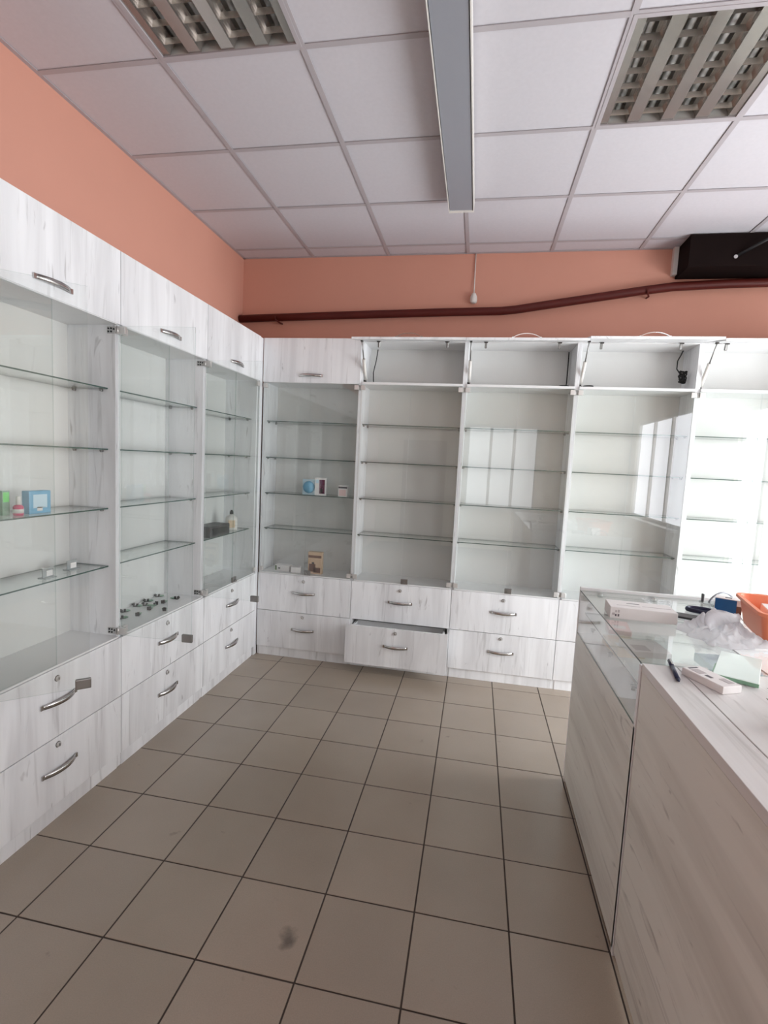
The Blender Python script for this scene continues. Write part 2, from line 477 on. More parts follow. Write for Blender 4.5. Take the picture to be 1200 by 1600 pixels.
def glass_sheet(b, x0, x1, y0, y1, z0, z1, thin):
    t = bmesh.new()
    vs = [t.verts.new((x, y, z)) for x in (x0, x1) for y in (y0, y1) for z in (z0, z1)]
    axes = {0: 'x', 1: 'x', 2: 'y', 3: 'y', 4: 'z', 5: 'z'}
    for i, f in enumerate(((0, 1, 3, 2), (4, 6, 7, 5), (0, 4, 5, 1), (2, 3, 7, 6), (0, 2, 6, 4), (1, 5, 7, 3))):
        fc = t.faces.new([vs[k] for k in f]); fc.material_index = 0 if axes[i] == thin else 1
    merge(b, t, keep=True)

DW = 0.371
def glass_door(parent, side, ang=0.0):
    """one of the pair; side 'l' hinges at the left edge, 'r' at the right edge"""
    s = 1 if side == 'l' else -1
    z0, z1 = Z_BOARD + 0.008, Z_COMP - 0.004
    me = cached('glass_door_' + side, ['glass', 'glass_edge_pale'],
                lambda b: glass_sheet(b, min(0, s * DW), max(0, s * DW), -0.0025, 0.0025, z0, z1, 'y'))
    hx = 0.008 if side == 'l' else W - 0.008
    dd = link('glass_door', me, parent, (hx, 0.004, 0), (0, 0, -ang if side == 'l' else ang))
    cm = cached('clamp_' + side, 'nickel', lambda b: (box(b, *sorted((s * 0.002, s * 0.034)), -0.009, 0.008, -0.017, 0.017, 0, 0.002, 2),
                                                     cyl(b, (s * -0.002, 0.006, -0.017), (s * -0.002, 0.006, 0.017), 0.005, 10)))
    for z in (z0 + 0.022, z1 - 0.02):
        link('hinge_clamp', cm, dd, (0, 0, z))
    if side == 'r':
        lm = cached('lock_plate', 'steel', lambda b: (box(b, -DW - 0.004, -DW + 0.048, -0.009, 0.0065, -0.004, 0.034, 0, 0.003, 2),
                                                     cyl(b, (-DW + 0.016, -0.009, 0.010), (-DW + 0.016, -0.026, 0.010), 0.0075, 14)))
        link('lock_plate', lm, dd, (0, 0, z0))
    return dd

def cabinet(loc, rz, label, flap=0.0, drawer=0.0, doors=(0.0, 0.0), group='wall display cabinets', strut=True):
    c = thing('display_cabinet', label, 'cabinet', loc, rz, group)
    for x in (0.0, W - 0.016):
        link('side_panel', cached('side_panel', 'laminate_v', lambda b: box(b, 0.0004, 0.0156, 0.017, DEP, 0.0, Z_TOP - 0.002, 0, 0.0008, 1)), c, (x, 0, 0))
    link('back_panel', cached('back_panel', 'white_back', lambda b: box(b, 0.016, W - 0.016, DEP - 0.006, DEP, Z_PL, Z_TOP - 0.004)), c)
    link('top_panel', cached('top_panel', 'white_board', lambda b: box(b, 0.016, W - 0.016, 0.017, DEP - 0.006, Z_TOP - 0.02, Z_TOP - 0.004)), c)
    link('display_board', cached('display_board', 'white_board', lambda b: box(b, 0.016, W - 0.016, 0.002, DEP - 0.006, Z_BOARD - 0.004, Z_BOARD + 0.005, 0, 0.001, 1)), c)
    link('compartment_board', cached('comp_board', 'white_board', lambda b: box(b, 0.016, W - 0.016, 0.004, DEP - 0.006, Z_COMP, Z_COMP + 0.018, 0, 0.001, 1)), c)
    link('plinth', cached('plinth', 'laminate_v', lambda b: box(b, 0.016, W - 0.016, 0.014, 0.030, 0.0, Z_PL - 0.001)), c)
    # two drawers
    for k, (z0, z1, hz, lz) in enumerate(((Z_PL, Z_SPLIT - 0.002, 0.234, 0.335), (Z_SPLIT + 0.002, Z_BOARD - 0.006, 0.530, 0.622))):
        off = -drawer if k == 0 else 0.0
        dr = link('drawer', front_me('drawer_front_%d' % k, z0, z1), c, (0, off, 0))
        link('handle', handle_me(), dr, (W / 2 + 0.002, 0, hz))
        link('lock', lock_me(), dr, (W / 2 - 0.004, 0, lz))
        if off:
            link('drawer_box', cached('drawer_box', ['white_board', 'dark_carton'], lambda b: (
                box(b, 0.032, 0.046, 0.016, 0.235, z0 + 0.03, z1 - 0.03), box(b, W - 0.046, W - 0.032, 0.016, 0.235, z0 + 0.03, z1 - 0.03),
                box(b, 0.046, W - 0.046, 0.221, 0.235, z0 + 0.03, z1 - 0.03), box(b, 0.046, W - 0.046, 0.016, 0.221, z0 + 0.03, z0 + 0.036))), dr)
            link('drawer_runner', cached('runner', 'steel', lambda b: (box(b, 0.020, 0.031, 0.02, 0.25, z0 + 0.06, z0 + 0.09), box(b, W - 0.031, W - 0.020, 0.02, 0.25, z0 + 0.06, z0 + 0.09))), dr)
    # upper flap, hung from its top edge
    fh = Z_TOP - Z_COMP - 0.003
    fl = link('flap_door', cached('flap', 'laminate_v', lambda b: box(b, 0.002, W - 0.002, -0.0, 0.016, -fh, 0.0, 0, 0.0012, 2)), c,
              (0, 0.0 if not flap else 0.004, Z_TOP), (-flap, 0, 0))
    link('handle', handle_me(), fl, (W / 2 + 0.002, 0, -fh + 0.052))
    if flap:
        hm = cached('flap_hinge', ['steel', 'dark_metal'], lambda b: (cyl(b, (0, 0.016, -0.022), (0, 0.020, -0.022), 0.017, 16, 0),
                    box(b, -0.008, 0.008, 0.016, 0.062, -0.03, -0.014, 0, 0.003, 1), box(b, -0.012, 0.012, 0.018, 0.026, -0.042, -0.034, 1)))
        for x in (0.13, W - 0.14): link('hinge', hm, fl, (x, 0, 0))
        if strut:
            p0 = Vector((0.030, 0.055, Z_COMP + 0.04)); a = flap; r = 0.135
            p1 = Vector((0.030, 0.004 - math.sin(a) * r + .016 * math.cos(a), Z_TOP - math.cos(a) * r - 0.022))
            pm = p0.lerp(p1, 0.55)
            s_ = one('gas_strut', 'white_plastic', lambda b: cyl(b, p0, pm, 0.0115, 14), c)
            one('rod', 'steel', lambda b: cyl(b, pm, p1, 0.004, 10), s_)
            one('strut_bracket', 'dark_metal', lambda b: (box(b, 0.016, 0.034, p0.y - .010, p0.y + .010, p0.z - .020, p0.z - .002, 0, 0.002, 1),
                                                          box(b, 0.022, 0.038, p1.y - .012, p1.y + .012, p1.z - .004, p1.z + .012, 0, 0.002, 1)), s_)
    # glass shelves on metal pins
    for z in SHELF_Z:
        sh = link('glass_shelf', cached('glass_shelf', ['shelf_glass', 'glass_edge'], lambda b: glass_sheet(b, 0.018, W - 0.018, 0.055, DEP - 0.010, -0.006, 0.0, 'z')), c, (0, 0, z))
        for x, r in ((0.016, 0), (W - 0.016, math.pi)):
            for y in (0.085, DEP - 0.045):
                link('shelf_pin', pin_me(), sh, (x, y, -0.0065), (0, 0, r))
    glass_door(c, 'l', doors[0]); glass_door(c, 'r', doors[1])
    hp = cached('hinge_plate', ['chrome', 'black'], lambda b: (box(b, -0.0035, 0.0, 0.012, 0.058, -0.015, 0.015, 0, 0.001, 1),
         *[cyl(b, (-0.005, yy, zz), (-0.003, yy, zz), 0.0042, 10, 1) for yy, zz in ((0.022, 0.004), (0.036, 0.007), (0.036, -0.007), (0.050, 0.007), (0.050, -0.007))]))
    if doors[1]:
        for z in (Z_BOARD + 0.030, Z_COMP - 0.024):
            link('hinge_plate', hp, c, (W - 0.016, 0, z))
    return c

XF, YF = -1.650, 3.700
R90 = math.pi / 2
LY = (0.610, 1.372, 2.134, 2.896)
cabinet((XF, LY[0], 0), R90, 'white oak display cabinet nearest the viewer on the left, its glass door swung wide open', doors=(0, math.radians(133)))
cabinet((XF, LY[1], 0), R90, 'white oak display cabinet on the left wall holding the blue carton and pink bottle', doors=(0, math.radians(93)))
cabinet((XF, LY[2], 0), R90, 'white oak display cabinet on the left wall with metal clips scattered on its bottom board', doors=(0, math.radians(90)))
cabinet((XF, LY[3], 0), R90, 'white oak display cabinet at the corner end of the left wall, holding the white bottle')
BXS = [-1.648 + 0.7612 * k for k in range(5)]
cabinet((BXS[0], YF, 0), 0, 'white oak display cabinet on the back wall with closed upper flap and small boxes')
cabinet((BXS[1], YF, 0), 0, 'white oak display cabinet on the back wall with its lower drawer pulled open', flap=math.radians(78.5), drawer=0.135)
cabinet((BXS[2], YF, 0), 0, 'empty back-wall display cabinet in white oak, middle one, raised flap and both drawers closed', flap=math.radians(78.5))
cabinet((BXS[3], YF, 0), 0, 'white oak back-wall display cabinet with a black cable hanging in its open top', flap=math.radians(80.5))
cabinet((BXS[4], YF, 0), 0, 'brightly lit white oak display cabinet on the back wall at the right picture edge', flap=math.radians(79))
# corner filler between the two runs
cf = thing('corner_filler', 'narrow vertical white oak filler strip in the corner between the two cabinet runs', 'panel', (XF, YF, 0))
bx('filler_strip', 'laminate_v', cf, -0.03, -0.004, -0.036, 0.012, 0.0, Z_TOP - 0.002, 0.001)
bx('filler_backing', 'laminate_v', cf, -0.20, -0.03, -0.034, -0.02, 0.0, Z_TOP - 0.004)

# ------------------------------------------------------------------ counters
CXF = 0.540
sc_ = thing('showcase_counter', 'glass-topped showcase counter with white oak front, end nearest the back cabinets', 'counter', (CXF, 1.640, 0))
CL, CDP, GZ = 0.960, 0.86, 0.785
bx('front_panel', 'laminate_h', sc_, 0, 0.016, 0.002, CL - 0.016, 0.022, GZ, 0.001)
bx('end_panel', 'white_board', sc_, 0, CDP, CL - 0.018, CL, 0.0, 1.014, 0.001)
bx('end_panel', 'laminate_v', sc_, 0, CDP, 0.0, 0.016, 0.0, 0.990, 0.001)
bx('base_board', 'white_board', sc_, 0.016, CDP - 0.02, 0.016, CL - 0.016, GZ - 0.016, GZ)
bx('back_panel', 'white_board', sc_, CDP - 0.02, CDP, 0.016, CL - 0.016, 0.02, GZ)
one('glass_front', ['glass', 'glass_edge'], lambda b: glass_sheet(b, 0.002, 0.007, 0.017, CL - 0.017, GZ + .001, 0.993, 'x'), sc_)
one('glass_shelf', ['shelf_glass', 'glass_edge'], lambda b: glass_sheet(b, 0.03, CDP * .62, 0.018, CL - 0.018, 0.884, 0.890, 'z'), sc_)
def top_glass(b):
    glass_sheet(b, 0.0, CDP, 0.001, CL - 0.0185, 0.9945, 1.0005, 'z')
    for f in b.faces:
        if abs(f.calc_center_median().y - 0.001) < 1e-4 or abs(f.calc_center_median().y - (CL - 0.0185)) < 1e-4: f.material_index = 2
one('glass_top', ['glass', 'glass_edge', 'glass_edge_pale'], top_glass, sc_)
bx('foot_strip', 'black', sc_, 0.05, 0.07, 0.02, CL - .02, 0.0, 0.022)
for y in (0.10, 0.40, 0.70):
    one('shelf_clip', 'steel', lambda b: (box(b, 0.008, 0.026, y - .01, y + .01, 0.876, 0.884, 0, 0.002, 1), cyl(b, (0.016, y, 0.868), (0.016, y, 0.877), .006, 10)), sc_)
for x in (0.09, 0.33, 0.60):
    one('glass_clip', 'steel', lambda b: (cyl(b, (x, CL - .030, .978), (x, CL - .030, .994), .012, 14), box(b, x - .012, x + .012, CL - .04, CL - .016, .976, .984, 0, .002, 1)), sc_)
one('lock', 'chrome', lambda b: (cyl(b, (0.05, CL - .03, .925), (0.05, CL - .016, .925), .012, 14), cyl(b, (0.05, CL - .045, .925), (0.05, CL - .03, .925), .007, 12)), sc_)

ct = thing('sales_counter', 'solid white oak sales counter in the near right foreground with planked top', 'counter', (CXF, 0.30, 0))
NL = 1.333
bx('front_panel', 'laminate_h', ct, 0.002, 0.018, 0.0, NL, 0.022, 0.972, 0.001)
bx('end_panel', 'laminate_v', ct, 0.018, 0.62, NL - 0.016, NL, 0.0, 0.972, 0.001)
bx('end_panel', 'laminate_v', ct, 0.018, 0.62, 0.0, 0.016, 0.0, 0.972, 0.001)
bx('top_plank', 'laminate_top', ct, 0.0, 0.0965, 0.0, NL, 0.974, 1.0, 0.0015)
bx('top_plank', 'laminate_top', ct, 0.0995, 0.64, 0.0, NL, 0.974, 1.0, 0.0015)
bx('foot_strip', 'black', ct, 0.06, 0.08, 0.02, NL - .02, 0.0, 0.022)
bx('inner_shelf', 'white_board', ct, 0.018, 0.60, 0.016, NL - .016, 0.45, 0.466)

# ------------------------------------------------------------------ ceiling lamps
def louvre(loc, label):
    S = 0.592
    t = thing('ceiling_lamp', label, 'lamp', loc, 0, 'square louvre ceiling lamps')
    one('housing', 'housing_grey', lambda b: (box(b, 0, S, 0, S, 0.085, 0.09), box(b, 0, .004, 0, S, 0, .085), box(b, S - .004, S, 0, S, 0, .085), box(b, .004, S - .004, 0, .004, 0, .085), box(b, .004, S - .004, S - .004, S, 0, .085)), t)
    one('trim_frame', 'ceil_bar', lambda b: (box(b, -.003, .014, -.003, S + .003, -.004, .002), box(b, S - .014, S + .003, -.003, S + .003, -.004, .002), box(b, .014, S - .014, -.003, .014, -.004, .002), box(b, .014, S - .014, S - .014, S + .003, -.004, .002)), t)
    a0, a1 = 0.012, S - 0.012; bay = (a1 - a0) / 4
    def vprof(b, w0, w1, h):
        # wedge with curved flanks running along y
        pts = []
        for i in range(6):
            u = i / 5
            pts.append((-(w1 + (w0 - w1) * (1 - u) ** 0.6) / 2 if False else -(w0 * (1 - u) ** 1.8 + w1 * (1 - (1 - u) ** 1.8)) / 2, h * (1 - u)))
        prof = pts + [(-x, z) for x, z in pts[::-1]]
        r0 = [b.verts.new((x, a0, z)) for x, z in prof]; r1 = [b.verts.new((x, a1, z)) for x, z in prof]
        n = len(prof)
        for i in range(n):
            f = b.faces.new((r0[i], r0[(i + 1) % n], r1[(i + 1) % n], r1[i])); f.smooth = False
        b.faces.new(r0); b.faces.new(r1[::-1]); bmesh.ops.recalc_face_normals(b, faces=list(b.faces))
    rm = cached('reflector', 'reflector', lambda b: vprof(b, 0.094, 0.052, 0.046))
    for k in range(5):
        link('long_reflector', rm, t, (a0 + bay * k + (0.008 if k == 0 else -0.008 if k == 4 else 0), 0, 0.002))
    def blade(b):
        h = .034; w = bay * .5
        vs = []
        for y, z, ww in ((-.006, .030, w), (.006, .030, w), (.0, .010, w - .012)):
            vs.append((b.verts.new((-ww, y, z)), b.verts.new((ww, y, z))))
        for i in range(3):
            j = (i + 1) % 3
            b.faces.new((vs[i][0], vs[i][1], vs[j][1], vs[j][0]))
        b.faces.new([v[0] for v in vs]); b.faces.new([v[1] for v in vs][::-1]); bmesh.ops.recalc_face_normals(b, faces=list(b.faces))
    bl = cached('cross_blade', 'reflector', blade)
    for k in range(4):
        for j in range(7):
            link('cross_blade', bl, t, (a0 + bay * (k + .5), a0 + (a1 - a0) * (j + .5) / 7, 0.002))
    tm = cached('lamp_tube', ['tube_glass', 'chrome'], lambda b: (cyl(b, (0, a0 + .01, 0), (0, a1 - .01, 0), .013, 14), cyl(b, (0, a0, 0), (0, a0 + .012, 0), .0135, 14, 1), cyl(b, (0, a1 - .012, 0), (0, a1, 0), .0135, 14, 1)))
    for k in range(4):
        link('lamp_tube', tm, t, (a0 + bay * (k + .5), 0, .062))
louvre((CX0 + 4 * 0.6 + .004, CY0 - 2 * 0.6 + .004, H - .001), 'square four-tube louvre ceiling lamp at the upper right of the picture')
louvre((CX0 + 1 * 0.6 + .004, CY0 - 3 * 0.6 + .004, H - .001), 'square four-tube louvre ceiling lamp at the upper left near the orange wall')

sl = thing('linear_lamp', 'long narrow pendant linear lamp with grey diffuser under the ceiling', 'lamp', (-0.265, 1.45, 3.075))
LW, LLn, LH = 0.148, 1.735, 0.062
one('housing', 'white_plastic', lambda b: (box(b, 0, .005, 0, LLn, 0, LH), box(b, LW - .005, LW, 0, LLn, 0, LH), box(b, .005, LW - .005, 0, .012, 0, LH), box(b, .005, LW - .005, LLn - .022, LLn, 0, LH), box(b, .005, LW - .005, .012, LLn - .022, LH - .006, LH)), sl)
one('diffuser', 'lamp_diffuser', lambda b: box(b, .008, LW - .009, .012, LLn - .022, .004, .010), sl)
for y in (.15, LLn - .25):
    one('bracket', 'steel', lambda b: box(b, .05, .10, y, y + .06, LH, 3.1575 - 3.075), sl)

# ------------------------------------------------------------------ pipe, duct, cable on the back wall
pp = thing('heating_pipe', 'dark red painted pipe running along the orange back wall above the cabinets', 'pipe')
one('pipe_run', 'pipe_paint', lambda b: tube(b, [(-1.958, 3.925, 2.672), (-1.2, 3.925, 2.695), (-.4, 3.925, 2.716), (.10, 3.925, 2.726), (.20, 3.925, 2.735), (.32, 3.925, 2.753), (1.04, 3.925, 2.858), (1.25, 3.925, 2.884), (1.6, 3.925, 2.900), (2.0, 3.925, 2.908), (2.745, 3.925, 2.91)], .029, 16), pp)
for x, z in ((-1.62, 2.683), (1.10, 2.862), (2.2, 2.908)):
    one('pipe_hook', 'pipe_paint', lambda b: (tube(b, [(x, 3.982, z - .035), (x, 3.93, z - .040), (x - .02, 3.893, z - .028), (x - .025, 3.889, z + .0)], .006, 8)), pp)

vb = thing('ventilation_box', 'dark brown box under the ceiling at the right end of the back wall', 'duct', (1.272, 3.752, 2.952))
bx('box_shell', 'duct_paint', vb, 0.0, 1.47, 0.0, 0.231, 0.0, 0.204, 0.003)
bx('mounting_strip', 'white_plastic', vb, -0.030, -0.001, 0.19, 0.231, 0.02, 0.205)
one('stay_rod', 'black', lambda b: tube(b, [(0.29, -.006, .065), (0.44, -.05, .145), (0.60, -.10, .198)], .009, 8), vb)
one('highlight_spot', 'chrome', lambda b: (cyl(b, (0.275, -.012, .055), (0.275, .001, .055), .012, 12)), vb)  # small chrome disc added as a white highlight on the box

cs = thing('wall_sensor', 'small off-white sensor hanging on a cable from the ceiling above the pipe', 'sensor', (-0.108, 3.955, 2.79))
one('cable', 'white_plastic', lambda b: tube(b, [(-.004, .022, .365), (-.002, .02, .2), (0, .012, .07)], .004, 8), cs)
one('body', 'white_plastic', lambda b: lathe(b, [(.004, .078), (.014, .072), (.019, .060), (.024, .050), (.026, .03), (.026, .014), (.022, .004), (.012, 0)], 18), cs)

# ------------------------------------------------------------------ things inside the cabinets
def carton(name, label, loc, size, rz=0.0, mat='carton_white', panels=(), cat='box', group=None, flaps=False):
    """closed carton with lid flaps as a part; panels = printed areas ('front'|'top'|'end', u0,u1,v0,v1, mat)"""
    w, dd_, h = size
    t = thing(name, label, cat, loc, rz, group)
    bx('carton_body', mat, t, -w / 2, w / 2, -dd_ / 2, dd_ / 2, 0, h, min(0.0012, h / 12))
    bx('lid_flap', mat, t, -w / 2 + .001, w / 2 - .001, -dd_ / 2 + .001, dd_ / 2 * .96, h, h + .0012)
    for face, u0, u1, v0, v1, pm in panels:
        if face == 'front':
            bx('print', pm, t, -w / 2 + u0 * w, -w / 2 + u1 * w, -dd_ / 2 - .0006, -dd_ / 2 + .0002, v0 * h, v1 * h)
        elif face == 'top':
            bx('print', pm, t, -w / 2 + u0 * w, -w / 2 + u1 * w, -dd_ / 2 + v0 * dd_, -dd_ / 2 + v1 * dd_, h + .0010, h + .0018)
        elif face == 'right':
            bx('print', pm, t, w / 2 - .0002, w / 2 + .0006, -dd_ / 2 + u0 * dd_, -dd_ / 2 + u1 * dd_, v0 * h, v1 * h)
    return t

S2, S1, SB = SHELF_Z[1], SHELF_Z[0], Z_BOARD + 0.005
# left unit 1 (fronts face +x, so turn the cartons by 90 degrees)
carton('medicine_carton', 'blue carton with white cloudy print on a left-wall glass shelf', (-1.775, 1.790, S2), (.105, .035, .092), R90, 'sky_blue',
       (('front', .18, .82, .25, .85, 'pale_blue'), ('front', .35, .60, .12, .30, 'white_plastic')))
b1 = thing('nail_polish_bottle', 'small pink bottle with white cap beside the blue carton', 'bottle', (-1.760, 1.690, S2))
one('bottle_body', 'pink', lambda b: lathe(b, [(.016, 0), (.018, .004), (.018, .034), (.014, .040), (.007, .043)], 18), b1)
one('cap', 'white_plastic', lambda b: lathe(b, [(.0075, .043), (.0075, .072), (.006, .076)], 14), b1)
one('label_band', 'white_plastic', lambda b: lathe(b, [(.0183, .010), (.0183, .026)], 18), b1)
carton('leaflet_pack', 'small green pack standing behind the pink bottle', (-1.800, 1.668, S2), (.032, .016, .095), R90, 'green_plastic', (('front', .1, .9, .55, .95, 'lime'),))
for i, (x, y) in enumerate(((-1.76, 1.822), (-1.79, 1.985))):
    h = thing('price_holder', ('clear plastic price holder in the middle of the lowest shelf of the left cabinet', 'clear plastic price holder near the side panel on the lowest shelf of the left cabinet')[i], 'holder', (x, y, S1), R90, 'clear price holders')
    one('stand', 'clear_plastic', lambda b: (box(b, -.03, .03, -.02, .02, 0, .004, 0, .001, 1), box(b, -.028, .028, -.004, .0, .004, .045, 0, .001, 1)), h)
    one('ticket', 'carton_white', lambda b: box(b, -.010, .022, -.006, -.0045, .008, .032), h)

# metal clips lying on the bottom board of left unit 2
CLIPS = [(-1.895, 2.790), (-1.890, 2.675), (-1.885, 2.570), (-1.878, 2.455), (-1.775, 2.430), (-1.785, 2.545), (-1.805, 2.62), (-1.790, 2.685), (-1.775, 2.780), (-1.815, 2.352), (-1.700, 2.555), (-1.845, 2.60)]
def clip_me():
    def f(b):
        box(b, -.020, .020, -.010, .010, 0, .003, 0, .001, 1)
        box(b, -.020, -.017, -.010, .010, .003, .020, 0, .001, 1)
        cyl(b, (.002, 0, .003), (.002, 0, .016), .0065, 12, 0)
        cyl(b, (-.028, 0, .012), (-.012, 0, .012), .0045, 10, 0)
    return cached('clip', 'dark_metal', f)
for i, (x, y) in enumerate(CLIPS):
    t = thing('glass_clip', 'loose dark metal glass clip with green pad on the bottom board of the left cabinet', 'clip', (x, y, SB), random.uniform(0, 6.28), 'loose metal glass clips')
    link('clip_bracket', clip_me(), t)
    link('pad', cached('clip_pad', 'green_plastic', lambda b: box(b, .004, .030, -.013, .013, .0031, .008, 0, .002, 1)), t)

# left unit 3
bt = thing('lotion_bottle', 'white bottle with dark cap and cream label behind the corner glass door', 'bottle', (-1.770, 3.480, S1), math.radians(32))
def bottle_body(b):
    t = bmesh.new(); lathe(t, [(.030, 0), (.034, .005), (.035, .02), (.035, .085), (.032, .098), (.022, .108), (.013, .113), (.012, .122)], 24)
    merge(b, t, 0, Matrix.Diagonal((1.25, .75, 1, 1)), True)
one('bottle_body', 'white_plastic', bottle_body, bt)
one('cap', 'black', lambda b: (cyl(b, (0, 0, .121), (0, 0, .142), .0135, 18), cyl(b, (0, 0, .142), (0, 0, .152), .008, 14)), bt)
one('label_panel', 'cream_label', lambda b: box(b, -.024, .024, -.0285, -.024, .022, .078, 0, .001, 1), bt)
carton('dark_box', 'low dark grey box on the shelf beside the white bottle', (-1.770, 3.200, S1), (.27, .12, .072), R90, 'dark_carton', (('front', .1, .9, .2, .8, 'black'),))

# back unit 1
carton('purple_carton', 'white carton with purple picture panel on the back-wall glass shelf', (-1.190, 3.800, S2), (.085, .035, .135), 0, 'carton_white',
       (('front', .42, .95, .10, .90, 'purple'), ('front', .50, .78, .16, .40, 'pale_pink'), ('front', .08, .36, .70, .9, 'pale_blue')))
bl = thing('blister_pack', 'round blue blister pack on white card beside the purple carton', 'package', (-1.285, 3.795, S2))
one('card', 'pale_blue', lambda b: box(b, -.055, .050, .010, .013, 0, .12, 0, .001, 1), bl)
def dome(b):
    t = bmesh.new(); lathe(t, [(.048, 0), (.046, .008), (.034, .018), (.015, .023)], 24)
    merge(b, t, 0, Matrix.Translation((-.003, .010, .058)) @ Matrix.Rotation(R90, 4, 'X'), True)
one('dome', 'sky_blue', dome, bl)
carton('stripe_carton', 'small white carton with dark stripe near the right side of the shelf', (-1.005, 3.800, S2), (.072, .05, .085), 0, 'carton_white',
       (('front', .02, .98, .76, .92, 'carton_print'), ('front', .10, .85, .10, .66, 'pale_pink')))
carton('photo_carton', 'upright beige carton with brown picture on the bottom board', (-1.205, 3.790, SB), (.112, .045, .172), 0, 'beige_print',
       (('front', .03, .97, .74, .86, 'brown_print'), ('front', .08, .55, .10, .46, 'brown_print'), ('front', .42, .92, .06, .30, 'brown_print'), ('front', .28, .46, .46, .54, 'dark_carton')))
carton('flat_carton', 'flat white carton with green corner lying on the bottom board at left', (-1.475, 3.800, SB), (.125, .06, .045), math.radians(-6), 'carton_white',
       (('front', .02, .14, .1, .9, 'leaf'), ('front', .25, .38, .35, .6, 'carton_print')))
carton('flat_carton', 'plain small white carton lying next to the flat green-cornered one', (-1.365, 3.790, SB), (.075, .07, .040), math.radians(14), 'carton_white', (('top', .1, .9, .1, .3, 'carton_grey'),))

# cables in the open upper compartments
ZC = Z_COMP + 0.018
def coil(name, label, loc, r, turns, tail, vertical=False):
    t = thing(name, label, 'cable', loc, 0)
    pts = []
    for i in range(turns * 18 + 1):
        a = i / 18 * 2 * math.pi; rr = r * (1 + .15 * math.sin(i * .37))
        u, v, w = rr * math.cos(a) * 1.25, rr * math.sin(a) * .8, .004 * (i / 18)
        pts.append((r * .75 * math.sin(2 * a + .05 * i) + .012 * math.sin(.11 * i), .010 * math.sin(.23 * i), r * 1.9 * math.cos(a) * (1 + .25 * math.sin(.13 * i)) + r * 2.4) if vertical else (u, v, w + .006))
    one('loops', 'rubber', lambda b: tube(b, pts, .0045, 6), t)
    one('tail', 'rubber', lambda b: tube(b, tail, .004, 6), t)
    one('tie', 'black', lambda b: (box(b, r * .9, r * 1.5, -.008, .012 + .004 * turns, (r - .006) if vertical else 0.0005, (r + .006) if vertical else .006 * turns, 0, .002, 1)), t)
coil('cable_coil', 'black cable coil lying beside the gas strut in the open top of a back cabinet', (BXS[3] + .085, 3.80, ZC), .026, 3, [(-.03, 0, .008), (-.05, .03, .03), (-.06, .07, .10)])
coil('cable_coil', 'black cable coil at the right end of the middle raised-flap compartment', (BXS[2] + W - .075, 3.82, ZC), .024, 3, [(.02, .03, .006), (.035, .09, .05), (.04, .12, .2), (.04, .125, .28)])
hc = coil('hanging_cable', 'black cable bundle hanging inside the right of an open top compartment', (BXS[3] + W - .062, 3.83, 2.215), .017, 7, [(-.01, .01, .06), (-.03, .03, .10), (-.02, .06, .16), (.0, .07, .20), (.02, .08, .245)], True)
coil('power_wire', 'thin dark wire down the left side of the compartment above the opened drawer', (BXS[1] + .068, 3.85, ZC), .012, 2, [(.0, .0, .02), (-.015, .05, .10), (.0, .07, .20), (.01, .07, .28)])

# ------------------------------------------------------------------ things on and in the counters
carton('long_carton', 'long white carton with loosely folded flaps lying on the glass counter top', (.690, 2.175, 1.0006), (.245, .125, .045), math.radians(-4), 'carton_white',
       (('front', .03, .07, .30, .50, 'carton_grey'), ('front', .075, .10, .20, .40, 'carton_print'), ('front', .075, .10, .55, .75, 'carton_grey'), ('front', .115, .14, .20, .42, 'carton_print'), ('front', .115, .14, .55, .8, 'carton_grey'),
        ('top', .12, .48, .30, .34, 'carton_grey'), ('top', .52, .95, .40, .44, 'carton_grey'), ('top', .30, .50, .62, .67, 'carton_print')))
pn = thing('ballpoint_pen', 'dark navy ballpoint pen on the white counter top', 'pen', (.612, 1.583, 1.0005), math.radians(79))
one('barrel', 'navy', lambda b: (cyl(b, (-.072, 0, .0062), (.045, 0, .0062), .0058, 14), cyl(b, (-.086, 0, .0062), (-.072, 0, .0062), .002, 14, 0, .0055)), pn)
one('cap', 'navy', lambda b: (cyl(b, (.030, 0, .0064), (.080, 0, .0064), .0064, 14)), pn)
one('pocket_clip', 'chrome', lambda b: box(b, .034, .078, -.002, .002, .0125, .0145, 0, .0006, 1), pn)

carton('gadget_box', 'slim white box with grey print beside the pen on the counter', (.688, 1.528, 1.0005), (.064, .135, .020), math.radians(25), 'carton_white',
       (('top', .15, .55, .62, .86, 'carton_grey'), ('top', .25, .42, .40, .55, 'carton_print'), ('top', .55, .85, .10, .34, 'carton_grey'), ('top', .2, .7, .9, .95, 'carton_print')))

pl = thing('glass_plate', 'mint-edged glass plate with its glare painted white, lying on the counter by the slim white box', 'plate', (.822, 1.665, 1.0008), math.radians(-28))
one('plate_sheet', 'mint_glass_glare', lambda b: box(b, -.055, .055, -.125, .125, .004, .012, 0, .001, 1), pl)
one('edge_strip', 'green_plastic', lambda b: (box(b, -.0575, -.055, -.125, -.03, .001, .013), box(b, -.055, .055, -.1275, -.125, .001, .011)), pl)
one('backing', 'white_plastic', lambda b: box(b, -.05, .05, -.12, .12, 0, .004), pl)

